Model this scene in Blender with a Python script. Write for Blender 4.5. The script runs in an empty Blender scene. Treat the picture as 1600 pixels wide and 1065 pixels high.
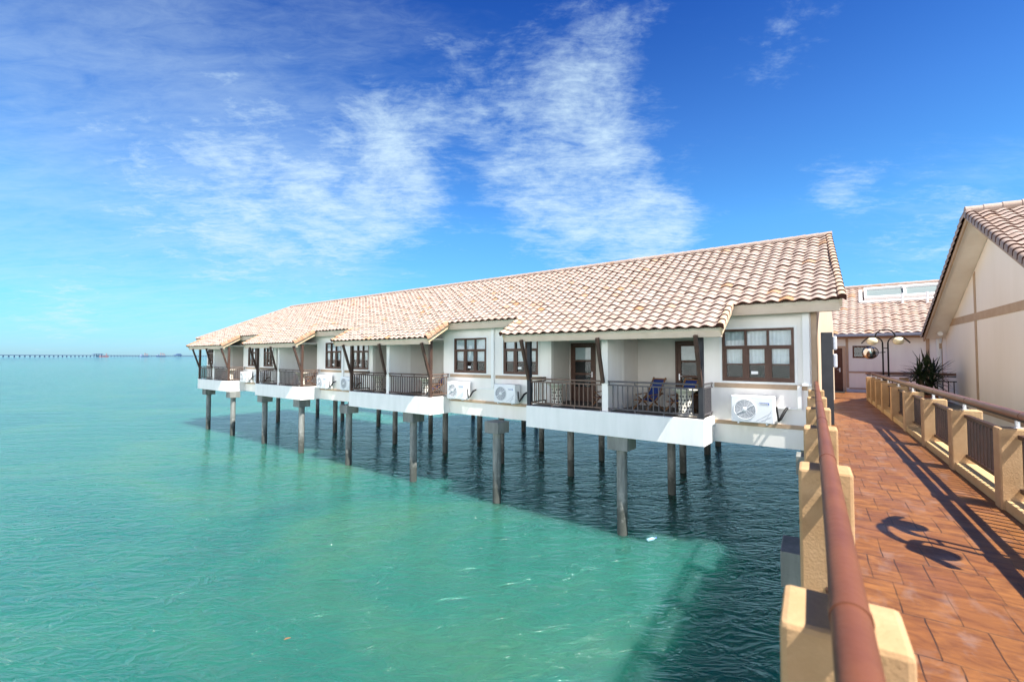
import bpy, bmesh, math, random
from mathutils import Vector, Matrix
random.seed(7)
sc = bpy.context.scene
C = sc.collection
R = math.radians
# ------------------------------------------------------------------ camera
DZ = 3.75                       # walkway level above the sea
cam_d = bpy.data.cameras.new('camera'); cam = bpy.data.objects.new('camera', cam_d); C.objects.link(cam)
cam.location = (0, 0, DZ + 1.7)
cam.rotation_euler = (R(90) + math.atan(24/711.0), 0, 0)
cam_d.sensor_width = 36; cam_d.lens = 36*711/1600.0
cam_d.dof.use_dof = True; cam_d.dof.focus_distance = 14.0; cam_d.dof.aperture_fstop = 2.0
cam_d.clip_start = 0.05; cam_d.clip_end = 90000
sc.camera = cam
# ------------------------------------------------------------------ sun + sky
SUNV = Vector((.405, -.490, 1.0)).normalized()      # towards the sun
sun_el = math.asin(SUNV.z); sun_az = math.atan2(SUNV.x, SUNV.y)
sl = bpy.data.lights.new('sun', 'SUN'); sl.energy = 5.0; sl.angle = R(.5); sl.color = (1, .95, .87)
so = bpy.data.objects.new('sun', sl); C.objects.link(so)
so.rotation_euler = SUNV.to_track_quat('Z', 'Y').to_euler()
sc.view_settings.view_transform = 'Standard'; sc.view_settings.look = 'None'
sc.view_settings.exposure = 1.25; sc.view_settings.gamma = 1
sc.cycles.max_bounces = 7; sc.cycles.diffuse_bounces = 4; sc.cycles.glossy_bounces = 4
sc.cycles.transparent_max_bounces = 8
sc.cycles.use_denoising = True

def NT(tree):
    nodes, links = tree.nodes, tree.links
    def n(t, **k):
        o = nodes.new(t)
        for a, b in k.items():
            if a == 'ins':
                for i, v in b.items():
                    if hasattr(v, 'bl_rna') and v.bl_rna.identifier.startswith('NodeSocket'): links.new(v, o.inputs[i])
                    else: o.inputs[i].default_value = v
            else: setattr(o, a, b)
        return o
    def math_(op, a, b=None, c=None, clamp=False):
        ins = {0: a}
        if b is not None: ins[1] = b
        if c is not None: ins[2] = c
        return n('ShaderNodeMath', operation=op, use_clamp=clamp, ins=ins).outputs[0]
    def mix(f, a, b, mode='MIX'):
        m = n('ShaderNodeMix', data_type='RGBA', blend_type=mode)
        for i, v in ((0, f), (6, a), (7, b)):
            if hasattr(v, 'bl_rna'): links.new(v, m.inputs[i])
            else: m.inputs[i].default_value = v if i == 0 else (tuple(v) + (1,))[:4]
        return m.outputs[2]
    def ramp(f, stops, interp='LINEAR'):
        r = n('ShaderNodeValToRGB'); r.color_ramp.interpolation = interp
        el = r.color_ramp.elements
        while len(el) < len(stops): el.new(.5)
        for e, (p, c) in zip(el, stops): e.position = p; e.color = (tuple(c) + (1,))[:4] if not isinstance(c, (int, float)) else (c, c, c, 1)
        links.new(f, r.inputs[0]); return r.outputs[0]
    def noise(vec, scale, detail=4, rough=.55, dist=0., out=0):
        o = n('ShaderNodeTexNoise', ins={'Scale': scale, 'Detail': detail, 'Roughness': rough, 'Distortion': dist})
        if vec is not None: links.new(vec, o.inputs['Vector'])
        return o.outputs[out]
    def mapping(vec, loc=(0, 0, 0), rot=(0, 0, 0), scale=(1, 1, 1)):
        o = n('ShaderNodeMapping', ins={'Location': loc, 'Rotation': rot, 'Scale': scale}); links.new(vec, o.inputs['Vector']); return o.outputs[0]
    return n, links, math_, mix, ramp, noise, mapping

w = bpy.data.worlds.new('World'); sc.world = w; w.use_nodes = True
w.node_tree.nodes.clear()
n, L, M_, MX, RP, NZ, MP = NT(w.node_tree)
tc = n('ShaderNodeTexCoord').outputs['Generated']
sky = n('ShaderNodeTexSky', sky_type='NISHITA'); sky.sun_disc = False
sky.sun_elevation = sun_el; sky.sun_rotation = sun_az; sky.altitude = 0; sky.air_density = 1.0; sky.dust_density = .25; sky.ozone_density = 3.0
sep = n('ShaderNodeSeparateXYZ', ins={0: tc})
zz = M_('MAXIMUM', sep.outputs[2], .0)
# deepen and saturate the tropical blue: tint by elevation
tint = RP(zz, [(0.0, (.32, .60, .95)), (.10, (.36, .84, 1.15)), (.26, (.46, 1.0, 1.36)), (.42, (.34, .76, 1.28)), (.62, (.13, .42, 1.02)), (.75, (.06, .20, .55))])
skyc = MX(1.0, sky.outputs[0], tint, 'MULTIPLY')
# cloud layer: rays meet a high plane, so streaks converge to the horizon
inv = M_('DIVIDE', 1.0, M_('ADD', zz, .16))
pl = n('ShaderNodeVectorMath', operation='SCALE', ins={0: tc, 'Scale': inv}).outputs[0]
pl = n('ShaderNodeVectorMath', operation='MULTIPLY', ins={0: pl, 1: (1, 1, 0)}).outputs[0]
def blob(px, py, inner, outer):
    a = (px-800)/711.; b = -(py-532.5)/711.; p = math.atan(24/711.)
    v = Vector((a, math.cos(p)-b*math.sin(p), math.sin(p)+b*math.cos(p))).normalized()
    d = n('ShaderNodeVectorMath', operation='DOT_PRODUCT', ins={0: tc, 1: v}).outputs['Value']
    t = n('ShaderNodeMapRange', ins={0: d, 1: math.cos(outer*1.25), 2: 1., 3: 0., 4: 1.}).outputs[0]
    return M_('POWER', t, 2.6)
wisp = NZ(MP(pl, rot=(0, 0, R(-35)), scale=(1.0, 3.0, 1)), 1.7, 9, .62, .7)
puff = NZ(MP(pl, loc=(3.1, 1.7, 0)), 4.2, 10, .66, .35)
fine = NZ(MP(pl, rot=(0, 0, R(20)), scale=(1, 2, 1)), 22., 6, .65, .3)
big = NZ(MP(pl, loc=(3.1, 1.7, 0)), 1.3, 4, .6, .5)
def addm(*a):
    r = a[0]
    for b in a[1:]: r = M_('ADD', r, b)
    return M_('MINIMUM', r, 1.0)
def sm(f, a, b, c=0., d=1.): return n('ShaderNodeMapRange', interpolation_type='SMOOTHSTEP', ins={0: f, 1: a, 2: b, 3: c, 4: d}).outputs[0]
mw = addm(M_('MULTIPLY', blob(250, 190, .0, .50), .85), M_('MULTIPLY', blob(480, 400, .0, .34), .75), M_('MULTIPLY', blob(60, 330, .0, .40), .6), M_('MULTIPLY', blob(1520, 400, .0, .26), .75), M_('MULTIPLY', blob(640, 40, .0, .25), .35))
mp = addm(M_('MULTIPLY', blob(800, 190, .0, .38), .58), M_('MULTIPLY', blob(700, 120, .0, .14), .20), M_('MULTIPLY', blob(860, 240, .0, .20), .26), M_('MULTIPLY', blob(945, 332, .0, .26), .75), M_('MULTIPLY', blob(1035, 362, .0, .13), .75), M_('MULTIPLY', blob(900, 95, .0, .13), .28), M_('MULTIPLY', blob(950, 50, .0, .10), .30), M_('MULTIPLY', blob(1000, 10, .0, .10), .30), M_('MULTIPLY', blob(585, 195, .0, .13), .45), M_('MULTIPLY', blob(440, 350, .0, .36), .82), M_('MULTIPLY', blob(560, 330, .0, .16), .4), M_('MULTIPLY', blob(640, 300, .0, .10), .4), M_('MULTIPLY', blob(1300, 285, .0, .09), .6), M_('MULTIPLY', blob(1240, 55, .0, .14), .5), M_('MULTIPLY', blob(120, 170, .0, .45), .42), M_('MULTIPLY', blob(80, 490, .0, .12), .6), M_('MULTIPLY', blob(1450, 370, .0, .22), .6))
fine2 = NZ(MP(pl, rot=(0, 0, R(-20)), scale=(1, 2.4, 1)), 9., 8, .7, .6)
wf = M_('ADD', M_('ADD', M_('MULTIPLY', wisp, .50), M_('MULTIPLY', fine2, .34)), M_('MULTIPLY', big, .16))
pf = M_('ADD', M_('ADD', M_('MULTIPLY', puff, .52), M_('MULTIPLY', big, .10)), M_('ADD', M_('MULTIPLY', fine2, .24), M_('MULTIPLY', fine, .14)))
cw = M_('MULTIPLY', sm(M_('ADD', M_('MULTIPLY', M_('SUBTRACT', wf, .5), 1.7), M_('MULTIPLY', mw, .62)), .10, 1.0), .38)
pfx = M_('MULTIPLY', M_('SUBTRACT', pf, .5), 2.6)
cp = M_('MULTIPLY', sm(M_('ADD', pfx, M_('MULTIPLY', mp, .80)), .30, 1.25), .92)
low = M_('MULTIPLY', n('ShaderNodeMapRange', ins={0: zz, 1: .0, 2: .26, 3: .13, 4: 0.}).outputs[0], M_('ADD', .45, M_('MULTIPLY', wisp, .9)))
# bright cloud fill added to the unseen sky to light the shaded facade
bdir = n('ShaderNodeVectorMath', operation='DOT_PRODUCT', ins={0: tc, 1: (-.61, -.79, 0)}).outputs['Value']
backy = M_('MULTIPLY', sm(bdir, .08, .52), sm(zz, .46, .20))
fill_bank = M_('MULTIPLY', backy, sm(puff, .30, .50, .35, 1.))
cl = M_('MINIMUM', M_('MAXIMUM', M_('MAXIMUM', M_('MAXIMUM', cw, cp), low), fill_bank), .94)
CLOUD = n('ShaderNodeRGB').outputs[0]; CLOUD.default_value = (4.3, 5.6, 6.5, 1)
FILL_BANK = n('ShaderNodeRGB').outputs[0]; FILL_BANK.default_value = (25., 25., 24.5, 1)
final = MX(cl, skyc, MX(sm(bdir, .02, .25), CLOUD, FILL_BANK))
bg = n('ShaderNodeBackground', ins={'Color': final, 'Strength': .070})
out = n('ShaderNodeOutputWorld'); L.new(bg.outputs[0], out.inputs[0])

# ------------------------------------------------------------------ materials
MATS = {}
def mat(name, base, rough=.7, var=None, vscale=3., bump=0., bscale=40., spec=.3, metal=0., coat=0., streak=False, amt=1.):
    m = bpy.data.materials.new(name); m.use_nodes = True; MATS[name] = m
    m.node_tree.nodes.clear()
    n, L, M_, MX, RP, NZ, MP = NT(m.node_tree)
    b = n('ShaderNodeBsdfPrincipled', ins={'Roughness': rough, 'Specular IOR Level': spec, 'Metallic': metal, 'Coat Weight': coat})
    o = n('ShaderNodeOutputMaterial'); L.new(b.outputs[0], o.inputs[0])
    co = n('ShaderNodeTexCoord').outputs['Object']
    if var:
        v = MP(co, scale=(1, 1, .18)) if streak else co
        f = NZ(v, vscale, 7, .62)
        f = n('ShaderNodeMapRange', ins={0: f, 1: .35, 2: .7, 3: 0., 4: amt}).outputs[0]
        L.new(MX(f, base, var), b.inputs['Base Color'])
    else: b.inputs['Base Color'].default_value = tuple(base) + (1,)
    if bump:
        bp = n('ShaderNodeBump', ins={'Strength': bump, 'Distance': .02, 'Height': NZ(co, bscale, 4, .6)}); L.new(bp.outputs[0], b.inputs['Normal'])
    return m
mat('render_white', (.87, .85, .81), .8, (.72, .68, .62), 1.2, .12, 60., streak=True, amt=.6)
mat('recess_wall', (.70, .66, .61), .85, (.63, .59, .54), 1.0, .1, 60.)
mat('fascia_white', (.85, .85, .83), .75, (.66, .68, .65), 2.6, .08, 40., streak=True, amt=.55)
mat('tan_trim', (.46, .34, .235), .75, (.40, .28, .185), 3., .08, 60.)
mat('eave_beige', (.60, .50, .39), .7, (.54, .44, .33), 2., .05)
mat('soffit', (.62, .55, .46), .8, (.57, .5, .41), 2.)
mat('verge_cream', (.62, .50, .34), .7, (.54, .40, .24), 4.)
mat('dark_wood', (.060, .036, .028), .5, (.10, .055, .040), 5., .1, 60.)
mat('window_wood', (.085, .045, .032), .5, (.13, .07, .05), 6., .08, 60.)
mat('grey_metal', (.075, .072, .078), .45, (.10, .09, .095), 5.)
mat('brown_metal', (.13, .085, .065), .5, (.18, .12, .09), 5.)
mat('concrete', (.26, .27, .255), .9, (.11, .12, .112), 2.5, .3, 18., streak=True)
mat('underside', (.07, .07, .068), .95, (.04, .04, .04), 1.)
mat('stucco', (.47, .305, .165), .9, (.38, .235, .115), 4., .22, 55.)
mat('stucco_sill', (.52, .37, .19), .85, (.44, .30, .14), 5., .3, 45.)
mat('rail_left', (.160, .056, .026), .48, (.11, .036, .022), 3.0, .12, 22., spec=.28)
mat('rail_right', (.17, .078, .050), .40, (.12, .052, .036), 3., spec=.5)
mat('baluster', (.020, .009, .008), .45, (.05, .02, .016), 4., spec=.4)
mat('steel', (.62, .62, .64), .35, metal=.8)
mat('black_metal', (.007, .007, .008), .5, spec=.25)
mat('far_wall', (.82, .83, .76), .85, (.70, .67, .64), .8, .1, 50., streak=True)
mat('tile_lip_red', (.28, .105, .055), .85, (.16, .06, .035), 4.)
mat('charcoal', (.028, .030, .036), .55, (.04, .042, .048), 3.)
mat('light_grey', (.55, .57, .62), .5, (.48, .5, .55), 6.)
mat('ac_white', (.80, .82, .84), .4, (.74, .76, .78), 2., spec=.4)
mat('ac_grey', (.40, .42, .45), .5, (.34, .36, .4), 6.)
mat('ac_dark', (.10, .11, .13), .5)
mat('logo_blue', (.10, .18, .55), .5)
mat('curtain', (.82, .84, .86), .9, (.72, .74, .77), 9., .5, 14.)
mat('interior', (.018, .018, .02), .9)  # near-black so the rooms behind the glass look unlit; doormat too
mat('floor_dark', (.10, .085, .075), .6, (.07, .06, .055), 4.)
mat('door_brown', (.13, .055, .030), .5, (.095, .04, .022), 7., .08, 40.)
mat('door_frame', (.50, .36, .24), .7)
mat('gutter', (.16, .17, .22), .45, (.2, .21, .26), 4.)
mat('gable_wall', (.83, .78, .71), .85, (.76, .71, .63), .8, .1, 50., streak=True)
mat('pvc', (.72, .72, .71), .45)
mat('canvas_blue', (.020, .045, .20), .85, (.014, .03, .15), 8., .2, 60.)
mat('teak', (.24, .12, .055), .55, (.17, .08, .035), 9.)
mat('stone_white', (.68, .66, .58), .8, (.6, .57, .48), 10., .2)
mat('hole', (.03, .03, .03), .9)
mat('globe', (.80, .74, .54), .35, (.74, .66, .44), 3., spec=.4)
mat('mirror', (.8, .8, .8), .03, metal=1.)
mat('leaf', (.014, .026, .012), .5, (.025, .042, .016), 3., spec=.3)
mat('trunk', (.10, .075, .05), .9, (.06, .045, .03), 8., .4, 20.)
mat('terracotta_pot', (.25, .09, .05), .8, (.2, .07, .04), 5.)
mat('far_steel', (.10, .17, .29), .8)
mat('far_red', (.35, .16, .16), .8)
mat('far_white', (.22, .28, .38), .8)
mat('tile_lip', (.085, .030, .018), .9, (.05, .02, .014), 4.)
mat('verge_tile', (.42, .29, .20), .8, (.38, .18, .09), 5., .2, 40.)
mat('tile_mortar', (.55, .42, .32), .9, (.45, .3, .2), 4., .3, 30.)
mat('skylight_white', (.80, .78, .76), .5)
mat('skylight_glass', (.17, .21, .21), .45, spec=.3)
mat('soffit_cream', (.84, .80, .73), .85, (.74, .68, .6), 1.)
mat('bottle_blue', (.25, .45, .55), .2, spec=.5)
mat('debris', (.24, .12, .05), .8)
mat('sticker', (.85, .85, .85), .5)

def tile_mat():
    m = bpy.data.materials.new('roof_tile'); m.use_nodes = True; MATS['roof_tile'] = m
    m.node_tree.nodes.clear()
    n, L, M_, MX, RP, NZ, MP = NT(m.node_tree)
    uv = n('ShaderNodeUVMap').outputs[0]
    fl = n('ShaderNodeVectorMath', operation='FLOOR', ins={0: uv}).outputs[0]
    wn = n('ShaderNodeTexWhiteNoise', noise_dimensions='2D', ins={'Vector': fl})
    col = RP(wn.outputs[0], [(0, (.35, .272, .232)), (.35, (.375, .30, .26)), (.65, (.335, .253, .21)), (.95, (.36, .28, .238)), (.985, (.36, .235, .16)), (1., (.37, .20, .10))])
    co = n('ShaderNodeTexCoord').outputs['Object']
    f = n('ShaderNodeMapRange', ins={0: NZ(co, .35, 5, .6), 1: .42, 2: .7, 3: 0., 4: .22}).outputs[0]
    col = MX(f, col, (.36, .25, .18))
    g = n('ShaderNodeMapRange', ins={0: NZ(co, 7., 6, .65), 1: .5, 2: .8, 3: 0., 4: .45}).outputs[0]
    col = MX(g, col, (.24, .16, .12))
    b = n('ShaderNodeBsdfPrincipled', ins={'Base Color': col, 'Roughness': .75, 'Specular IOR Level': .25})
    bp = n('ShaderNodeBump', ins={'Strength': .2, 'Distance': .02, 'Height': NZ(co, 60., 4)}); L.new(bp.outputs[0], b.inputs['Normal'])
    o = n('ShaderNodeOutputMaterial'); L.new(b.outputs[0], o.inputs[0])
tile_mat()
def pile_mat():
    m = bpy.data.materials.new('pile_concrete'); m.use_nodes = True; MATS['pile_concrete'] = m
    m.node_tree.nodes.clear()
    n, L, M_, MX, RP, NZ, MP = NT(m.node_tree)
    co = n('ShaderNodeTexCoord').outputs['Object']
    z = n('ShaderNodeSeparateXYZ', ins={0: co}).outputs[2]
    st = NZ(MP(co, scale=(1, 1, .14)), 9., 6, .6)
    nz = NZ(co, 5., 7, .65)
    c = MX(n('ShaderNodeMapRange', ins={0: st, 1: .40, 2: .66, 3: 0., 4: .8}).outputs[0], (.25, .262, .25), (.115, .125, .118))
    c = MX(n('ShaderNodeMapRange', ins={0: nz, 1: .56, 2: .76, 3: 0., 4: .7}).outputs[0], c, (.36, .36, .34))
    # wet, weed-stained tide zone
    t = M_('ADD', z, M_('MULTIPLY', M_('SUBTRACT', nz, .5), 1.6))
    c = MX(n('ShaderNodeMapRange', ins={0: t, 1: -2.5, 2: -3.2, 3: 0., 4: .8}).outputs[0], c, (.030, .036, .030))
    b = n('ShaderNodeBsdfPrincipled', ins={'Base Color': c, 'Roughness': .8, 'Specular IOR Level': .3})
    bp = n('ShaderNodeBump', ins={'Strength': .5, 'Distance': .02, 'Height': NZ(co, 16., 6, .65)}); L.new(bp.outputs[0], b.inputs['Normal'])
    o = n('ShaderNodeOutputMaterial'); L.new(b.outputs[0], o.inputs[0])
pile_mat()

def glass_mat():
    m = bpy.data.materials.new('window_glass'); m.use_nodes = True; MATS['window_glass'] = m
    m.node_tree.nodes.clear()
    n, L, M_, MX, RP, NZ, MP = NT(m.node_tree)
    t = n('ShaderNodeBsdfTransparent', ins={'Color': (.86, .9, .9, 1)})
    g = n('ShaderNodeBsdfGlossy', ins={'Color': (1, 1, 1, 1), 'Roughness': .02})
    fr = n('ShaderNodeFresnel', ins={'IOR': 1.5}).outputs[0]
    bf = n('ShaderNodeNewGeometry').outputs['Backfacing']
    f = M_('MULTIPLY', fr, M_('MULTIPLY', M_('SUBTRACT', 1., bf), 1.2), clamp=True)
    mx = n('ShaderNodeMixShader', ins={0: f}); L.new(t.outputs[0], mx.inputs[1]); L.new(g.outputs[0], mx.inputs[2])
    o = n('ShaderNodeOutputMaterial'); L.new(mx.outputs[0], o.inputs[0])
glass_mat()

def paving_mat():
    m = bpy.data.materials.new('stamped_paving'); m.use_nodes = True; MATS['stamped_paving'] = m
    m.node_tree.nodes.clear()
    n, L, M_, MX, RP, NZ, MP = NT(m.node_tree)
    co = n('ShaderNodeTexCoord').outputs['Object']
    wob = n('ShaderNodeVectorMath', operation='SCALE', ins={0: n('ShaderNodeVectorMath', operation='SUBTRACT', ins={0: NZ(co, 3., 3, .5, 0, 1), 1: (.5, .5, .5)}).outputs[0], 'Scale': .03}).outputs[0]
    cv = n('ShaderNodeVectorMath', operation='ADD', ins={0: co, 1: wob}).outputs[0]
    sw = MP(cv, rot=(0, 0, R(90)))
    br = n('ShaderNodeTexBrick', offset=.37, offset_frequency=2, squash=.62, squash_frequency=3, ins={'Vector': sw, 'Color1': (0, 0, 0, 1), 'Color2': (1, 1, 1, 1), 'Mortar': (.5, .5, .5, 1), 'Scale': 1.0, 'Mortar Size': .005, 'Mortar Smooth': .3, 'Brick Width': .29, 'Row Height': .50})
    joint = br.outputs['Fac']; idc = br.outputs['Color']
    c1 = RP(idc, [(0, (.215, .082, .022)), (.5, (.26, .106, .029)), (1, (.185, .066, .018))])
    grain = NZ(MP(co, scale=(4.5, 1.5, 1)), 2.4, 9, .68, .9)
    c2 = MX(n('ShaderNodeMapRange', ins={0: grain, 1: .38, 2: .64, 3: 0., 4: .9}).outputs[0], c1, (.095, .031, .011))
    pale = n('ShaderNodeMapRange', ins={0: NZ(MP(co, scale=(1, 2.2, 1)), 2.2, 6, .62, .4), 1: .55, 2: .74, 3: 0., 4: .6}).outputs[0]
    c3 = MX(pale, c2, (.22, .15, .125))
    jn = M_('MULTIPLY', joint, n('ShaderNodeMapRange', ins={0: NZ(co, 1.7, 3), 1: .38, 2: .55, 3: .35, 4: 1.}).outputs[0])
    c4 = MX(jn, c3, (.04, .018, .010))
    b = n('ShaderNodeBsdfPrincipled', ins={'Base Color': c4, 'Specular IOR Level': .4})
    L.new(n('ShaderNodeMapRange', ins={0: NZ(co, 1.6, 5), 1: .3, 2: .7, 3: .34, 4: .60}).outputs[0], b.inputs['Roughness'])
    h = M_('SUBTRACT', M_('MULTIPLY', grain, .5), M_('MULTIPLY', jn, 1.2))
    bp = n('ShaderNodeBump', ins={'Strength': .5, 'Distance': .012, 'Height': h}); L.new(bp.outputs[0], b.inputs['Normal'])
    o = n('ShaderNodeOutputMaterial'); L.new(b.outputs[0], o.inputs[0])
paving_mat()

def sea_mat():
    m = bpy.data.materials.new('sea_water'); m.use_nodes = True; MATS['sea_water'] = m
    m.node_tree.nodes.clear()
    n, L, M_, MX, RP, NZ, MP = NT(m.node_tree)
    co = n('ShaderNodeTexCoord').outputs['Object']
    murk = NZ(MP(co, scale=(1, 1.6, 1)), .085, 5, .6, .9)
    col = RP(murk, [(.32, (.012, .100, .088)), (.5, (.020, .124, .096)), (.66, (.040, .140, .090))])
    b = n('ShaderNodeBsdfPrincipled', ins={'Base Color': col, 'Roughness': .045, 'IOR': 1.333, 'Specular IOR Level': .5, 'Subsurface Weight': 1.0, 'Subsurface Scale': 7.0, 'Subsurface Radius': (.35, 1.0, .85)})
    sw = NZ(MP(co, rot=(0, 0, R(-22)), scale=(.30, 1.0, 1)), .55, 3, .5, .3)
    md = NZ(MP(co, rot=(0, 0, R(-14)), scale=(.42, 1.0, 1)), 2.3, 3, .55, .7)
    fn = NZ(MP(co, rot=(0, 0, R(-30)), scale=(.6, 1.0, 1)), 5.5, 4, .6, .4)
    rdg = M_('SUBTRACT', 1., M_('ABSOLUTE', M_('SUBTRACT', M_('MULTIPLY', md, 2.), 1.)))
    h = M_('ADD', M_('ADD', M_('MULTIPLY', sw, .32), M_('MULTIPLY', rdg, .19)), M_('MULTIPLY', fn, .075))
    bp = n('ShaderNodeBump', ins={'Strength': 1.0, 'Distance': 1.0, 'Height': h}); L.new(bp.outputs[0], b.inputs['Normal'])
    o = n('ShaderNodeOutputMaterial'); L.new(b.outputs[0], o.inputs[0])
sea_mat()

# ------------------------------------------------------------------ mesh helpers
class MB:
    def __init__(s): s.v = []; s.f = []; s.m = []; s.sm = []; s.uv = {}
    def add(s, vs, fs, m=0, smooth=False):
        b = len(s.v); s.v += [tuple(v) for v in vs]
        for f in fs: s.f.append(tuple(i+b for i in f)); s.m.append(m); s.sm.append(smooth)
        return s
    def box(s, x0, x1, y0, y1, z0, z1, m=0):
        x0, x1 = sorted((x0, x1)); y0, y1 = sorted((y0, y1)); z0, z1 = sorted((z0, z1))
        vs = [(x, y, z) for z in (z0, z1) for y in (y0, y1) for x in (x0, x1)]
        return s.add(vs, [(0, 2, 3, 1), (4, 5, 7, 6), (0, 1, 5, 4), (2, 6, 7, 3), (0, 4, 6, 2), (1, 3, 7, 5)], m)
    def bar(s, p, q, w, h, up=(0, 0, 1), m=0):
        p = Vector(p); q = Vector(q); d = (q-p).normalized(); u = Vector(up)
        r = d.cross(u)
        if r.length < 1e-4: r = d.cross(Vector((0, 1, 0)))
        r.normalize(); u = r.cross(d).normalized()
        vs = [a + r*sx*w/2 + u*sz*h/2 for a in (p, q) for sx, sz in ((-1, -1), (1, -1), (1, 1), (-1, 1))]
        return s.add(vs, [(3, 2, 1, 0), (4, 5, 6, 7), (0, 1, 5, 4), (1, 2, 6, 5), (2, 3, 7, 6), (3, 0, 4, 7)], m)
    def cyl(s, p, q, r, r2=None, seg=16, m=0, cap=True, smooth=True):
        p = Vector(p); q = Vector(q); d = (q-p).normalized(); r2 = r if r2 is None else r2
        a = d.orthogonal().normalized(); b = d.cross(a)
        vs = [c + (a*math.cos(t)+b*math.sin(t))*rr for c, rr in ((p, r), (q, r2)) for t in [2*math.pi*i/seg for i in range(seg)]]
        s.add(vs, [(i, (i+1) % seg, seg+(i+1) % seg, seg+i) for i in range(seg)], m, smooth)
        if cap:
            s.add(vs[:seg], [tuple(range(seg))[::-1]], m); s.add(vs[seg:], [tuple(range(seg))], m)
        return s
    def tube(s, pts, r, seg=10, m=0):
        pts = [Vector(p) for p in pts]
        ref = None; rings = []
        for i, p in enumerate(pts):
            d = (pts[min(i+1, len(pts)-1)] - pts[max(i-1, 0)]).normalized()
            if ref is None: ref = d.orthogonal().normalized()
            a = (ref - d*ref.dot(d)).normalized(); ref = a; b = d.cross(a)
            rr = r[i] if isinstance(r, (list, tuple)) else r
            rings.append([p + (a*math.cos(t)+b*math.sin(t))*rr for t in [2*math.pi*k/seg for k in range(seg)]])
        vs = [v for g in rings for v in g]
        fs = [(i*seg+k, i*seg+(k+1) % seg, (i+1)*seg+(k+1) % seg, (i+1)*seg+k) for i in range(len(pts)-1) for k in range(seg)]
        s.add(vs, fs, m, True)
        s.add(rings[0], [tuple(range(seg))[::-1]], m); s.add(rings[-1], [tuple(range(seg))], m)
        return s
    def lathe(s, prof, c=(0, 0, 0), seg=24, m=0, axis=None):
        rot = Matrix.Identity(3) if axis is None else Vector((0, 0, 1)).rotation_difference(Vector(axis)).to_matrix()
        c = Vector(c); vs = []
        for r, z in prof:
            for k in range(seg):
                t = 2*math.pi*k/seg; vs.append(c + rot @ Vector((r*math.cos(t), r*math.sin(t), z)))
        fs = [(i*seg+k, i*seg+(k+1) % seg, (i+1)*seg+(k+1) % seg, (i+1)*seg+k) for i in range(len(prof)-1) for k in range(seg)]
        s.add(vs, fs, m, True)
        s.add(vs[:seg], [tuple(range(seg))[::-1]], m); s.add(vs[-seg:], [tuple(range(seg))], m)
        return s
    def ring(s, c, axis, r, t, seg=28, m=0):
        rot = Vector((0, 0, 1)).rotation_difference(Vector(axis)).to_matrix(); c = Vector(c)
        s.tube([c + rot @ Vector((r*math.cos(2*math.pi*k/seg), r*math.sin(2*math.pi*k/seg), 0)) for k in range(seg+1)], t, 6, m); return s
    def poly(s, pts, h, m=0):   # prism: polygon in 3D extruded by vector h
        pts = [Vector(p) for p in pts]; h = Vector(h); k = len(pts)
        s.add(pts + [p+h for p in pts], [tuple(range(k))[::-1], tuple(range(k, 2*k))] + [(i, (i+1) % k, k+(i+1) % k, k+i) for i in range(k)], m); return s
    def build(s, name, mats, parent=None, bevel=0., loc=None, rot=None, seg=2):
        me = bpy.data.meshes.new(name); me.from_pydata(s.v, [], s.f)
        if isinstance(mats, str): mats = [mats]
        for k in mats: me.materials.append(MATS[k])
        me.polygons.foreach_set('material_index', s.m); me.polygons.foreach_set('use_smooth', s.sm)
        if s.uv:
            l = me.uv_layers.new(name='UVMap')
            fl = [0.]*(2*len(me.loops)); vi = [0]*len(me.loops); me.loops.foreach_get('vertex_index', vi)
            for i, v in enumerate(vi):
                u = s.uv.get(v, (0, 0)); fl[2*i] = u[0]; fl[2*i+1] = u[1]
            l.data.foreach_set('uv', fl)
        me.validate(); 
        bm = bmesh.new(); bm.from_mesh(me)
        if bevel:
            ed = [e for e in bm.edges if len(e.link_faces) == 2 and e.calc_face_angle(0) > .6]
            if ed: bmesh.ops.bevel(bm, geom=ed, offset=bevel, segments=seg, profile=.5, affect='EDGES')
        if not s.uv: bmesh.ops.recalc_face_normals(bm, faces=bm.faces)
        bm.to_mesh(me); bm.free()
        o = bpy.data.objects.new(name, me); C.objects.link(o)
        if parent: o.parent = parent
        if loc is not None: o.location = loc
        if rot is not None: o.rotation_euler = (0, 0, rot) if isinstance(rot, float) else rot
        return o
def tag(o, label=None, cat=None, group=None, kind=None):
    if label: o['label'] = label
    if cat: o['category'] = cat
    if group: o['group'] = group
    if kind: o['kind'] = kind
    return o
def empty(name, loc, rot=0., **k):
    o = bpy.data.objects.new(name, None); C.objects.link(o); o.location = loc; o.rotation_euler = (0, 0, rot); o.empty_display_size = .2
    return tag(o, k.get('label'), k.get('cat'), k.get('group'))
def copy_tree(o, parent=None):
    c = o.copy(); C.objects.link(c); c.parent = parent
    for ch in list(o.children): copy_tree(ch, c)
    return c

# ------------------------------------------------------------------ frames
TH = R(52.34)
ROT_B = R(90) + TH                       # local x = along facade (away), y = out to sea
B0 = Vector((7.59, 11.83, DZ))
dB = Vector((-math.sin(TH), math.cos(TH), 0)); nB = Vector((-math.cos(TH), -math.sin(TH), 0))
A_ANG = math.atan2(.8348, .5505)         # walkway: local x = along, y = left
aW = Vector((.5505, .8348, 0)); bW = Vector((-.8348, .5505, 0))
def Wp(a, b, z=0.): return aW*a + bW*b + Vector((0, 0, DZ+z))
def Bp(s, nn, z=0.): return B0 + dB*s + nB*nn + Vector((0, 0, z))

# ------------------------------------------------------------------ sea
sea = MB().add([(-40000, -400, 0), (40000, -400, 0), (40000, 60000, 0), (-40000, 60000, 0)], [(0, 1, 2, 3)]).build('sea', 'sea_water')
tag(sea, kind='structure')

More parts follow.
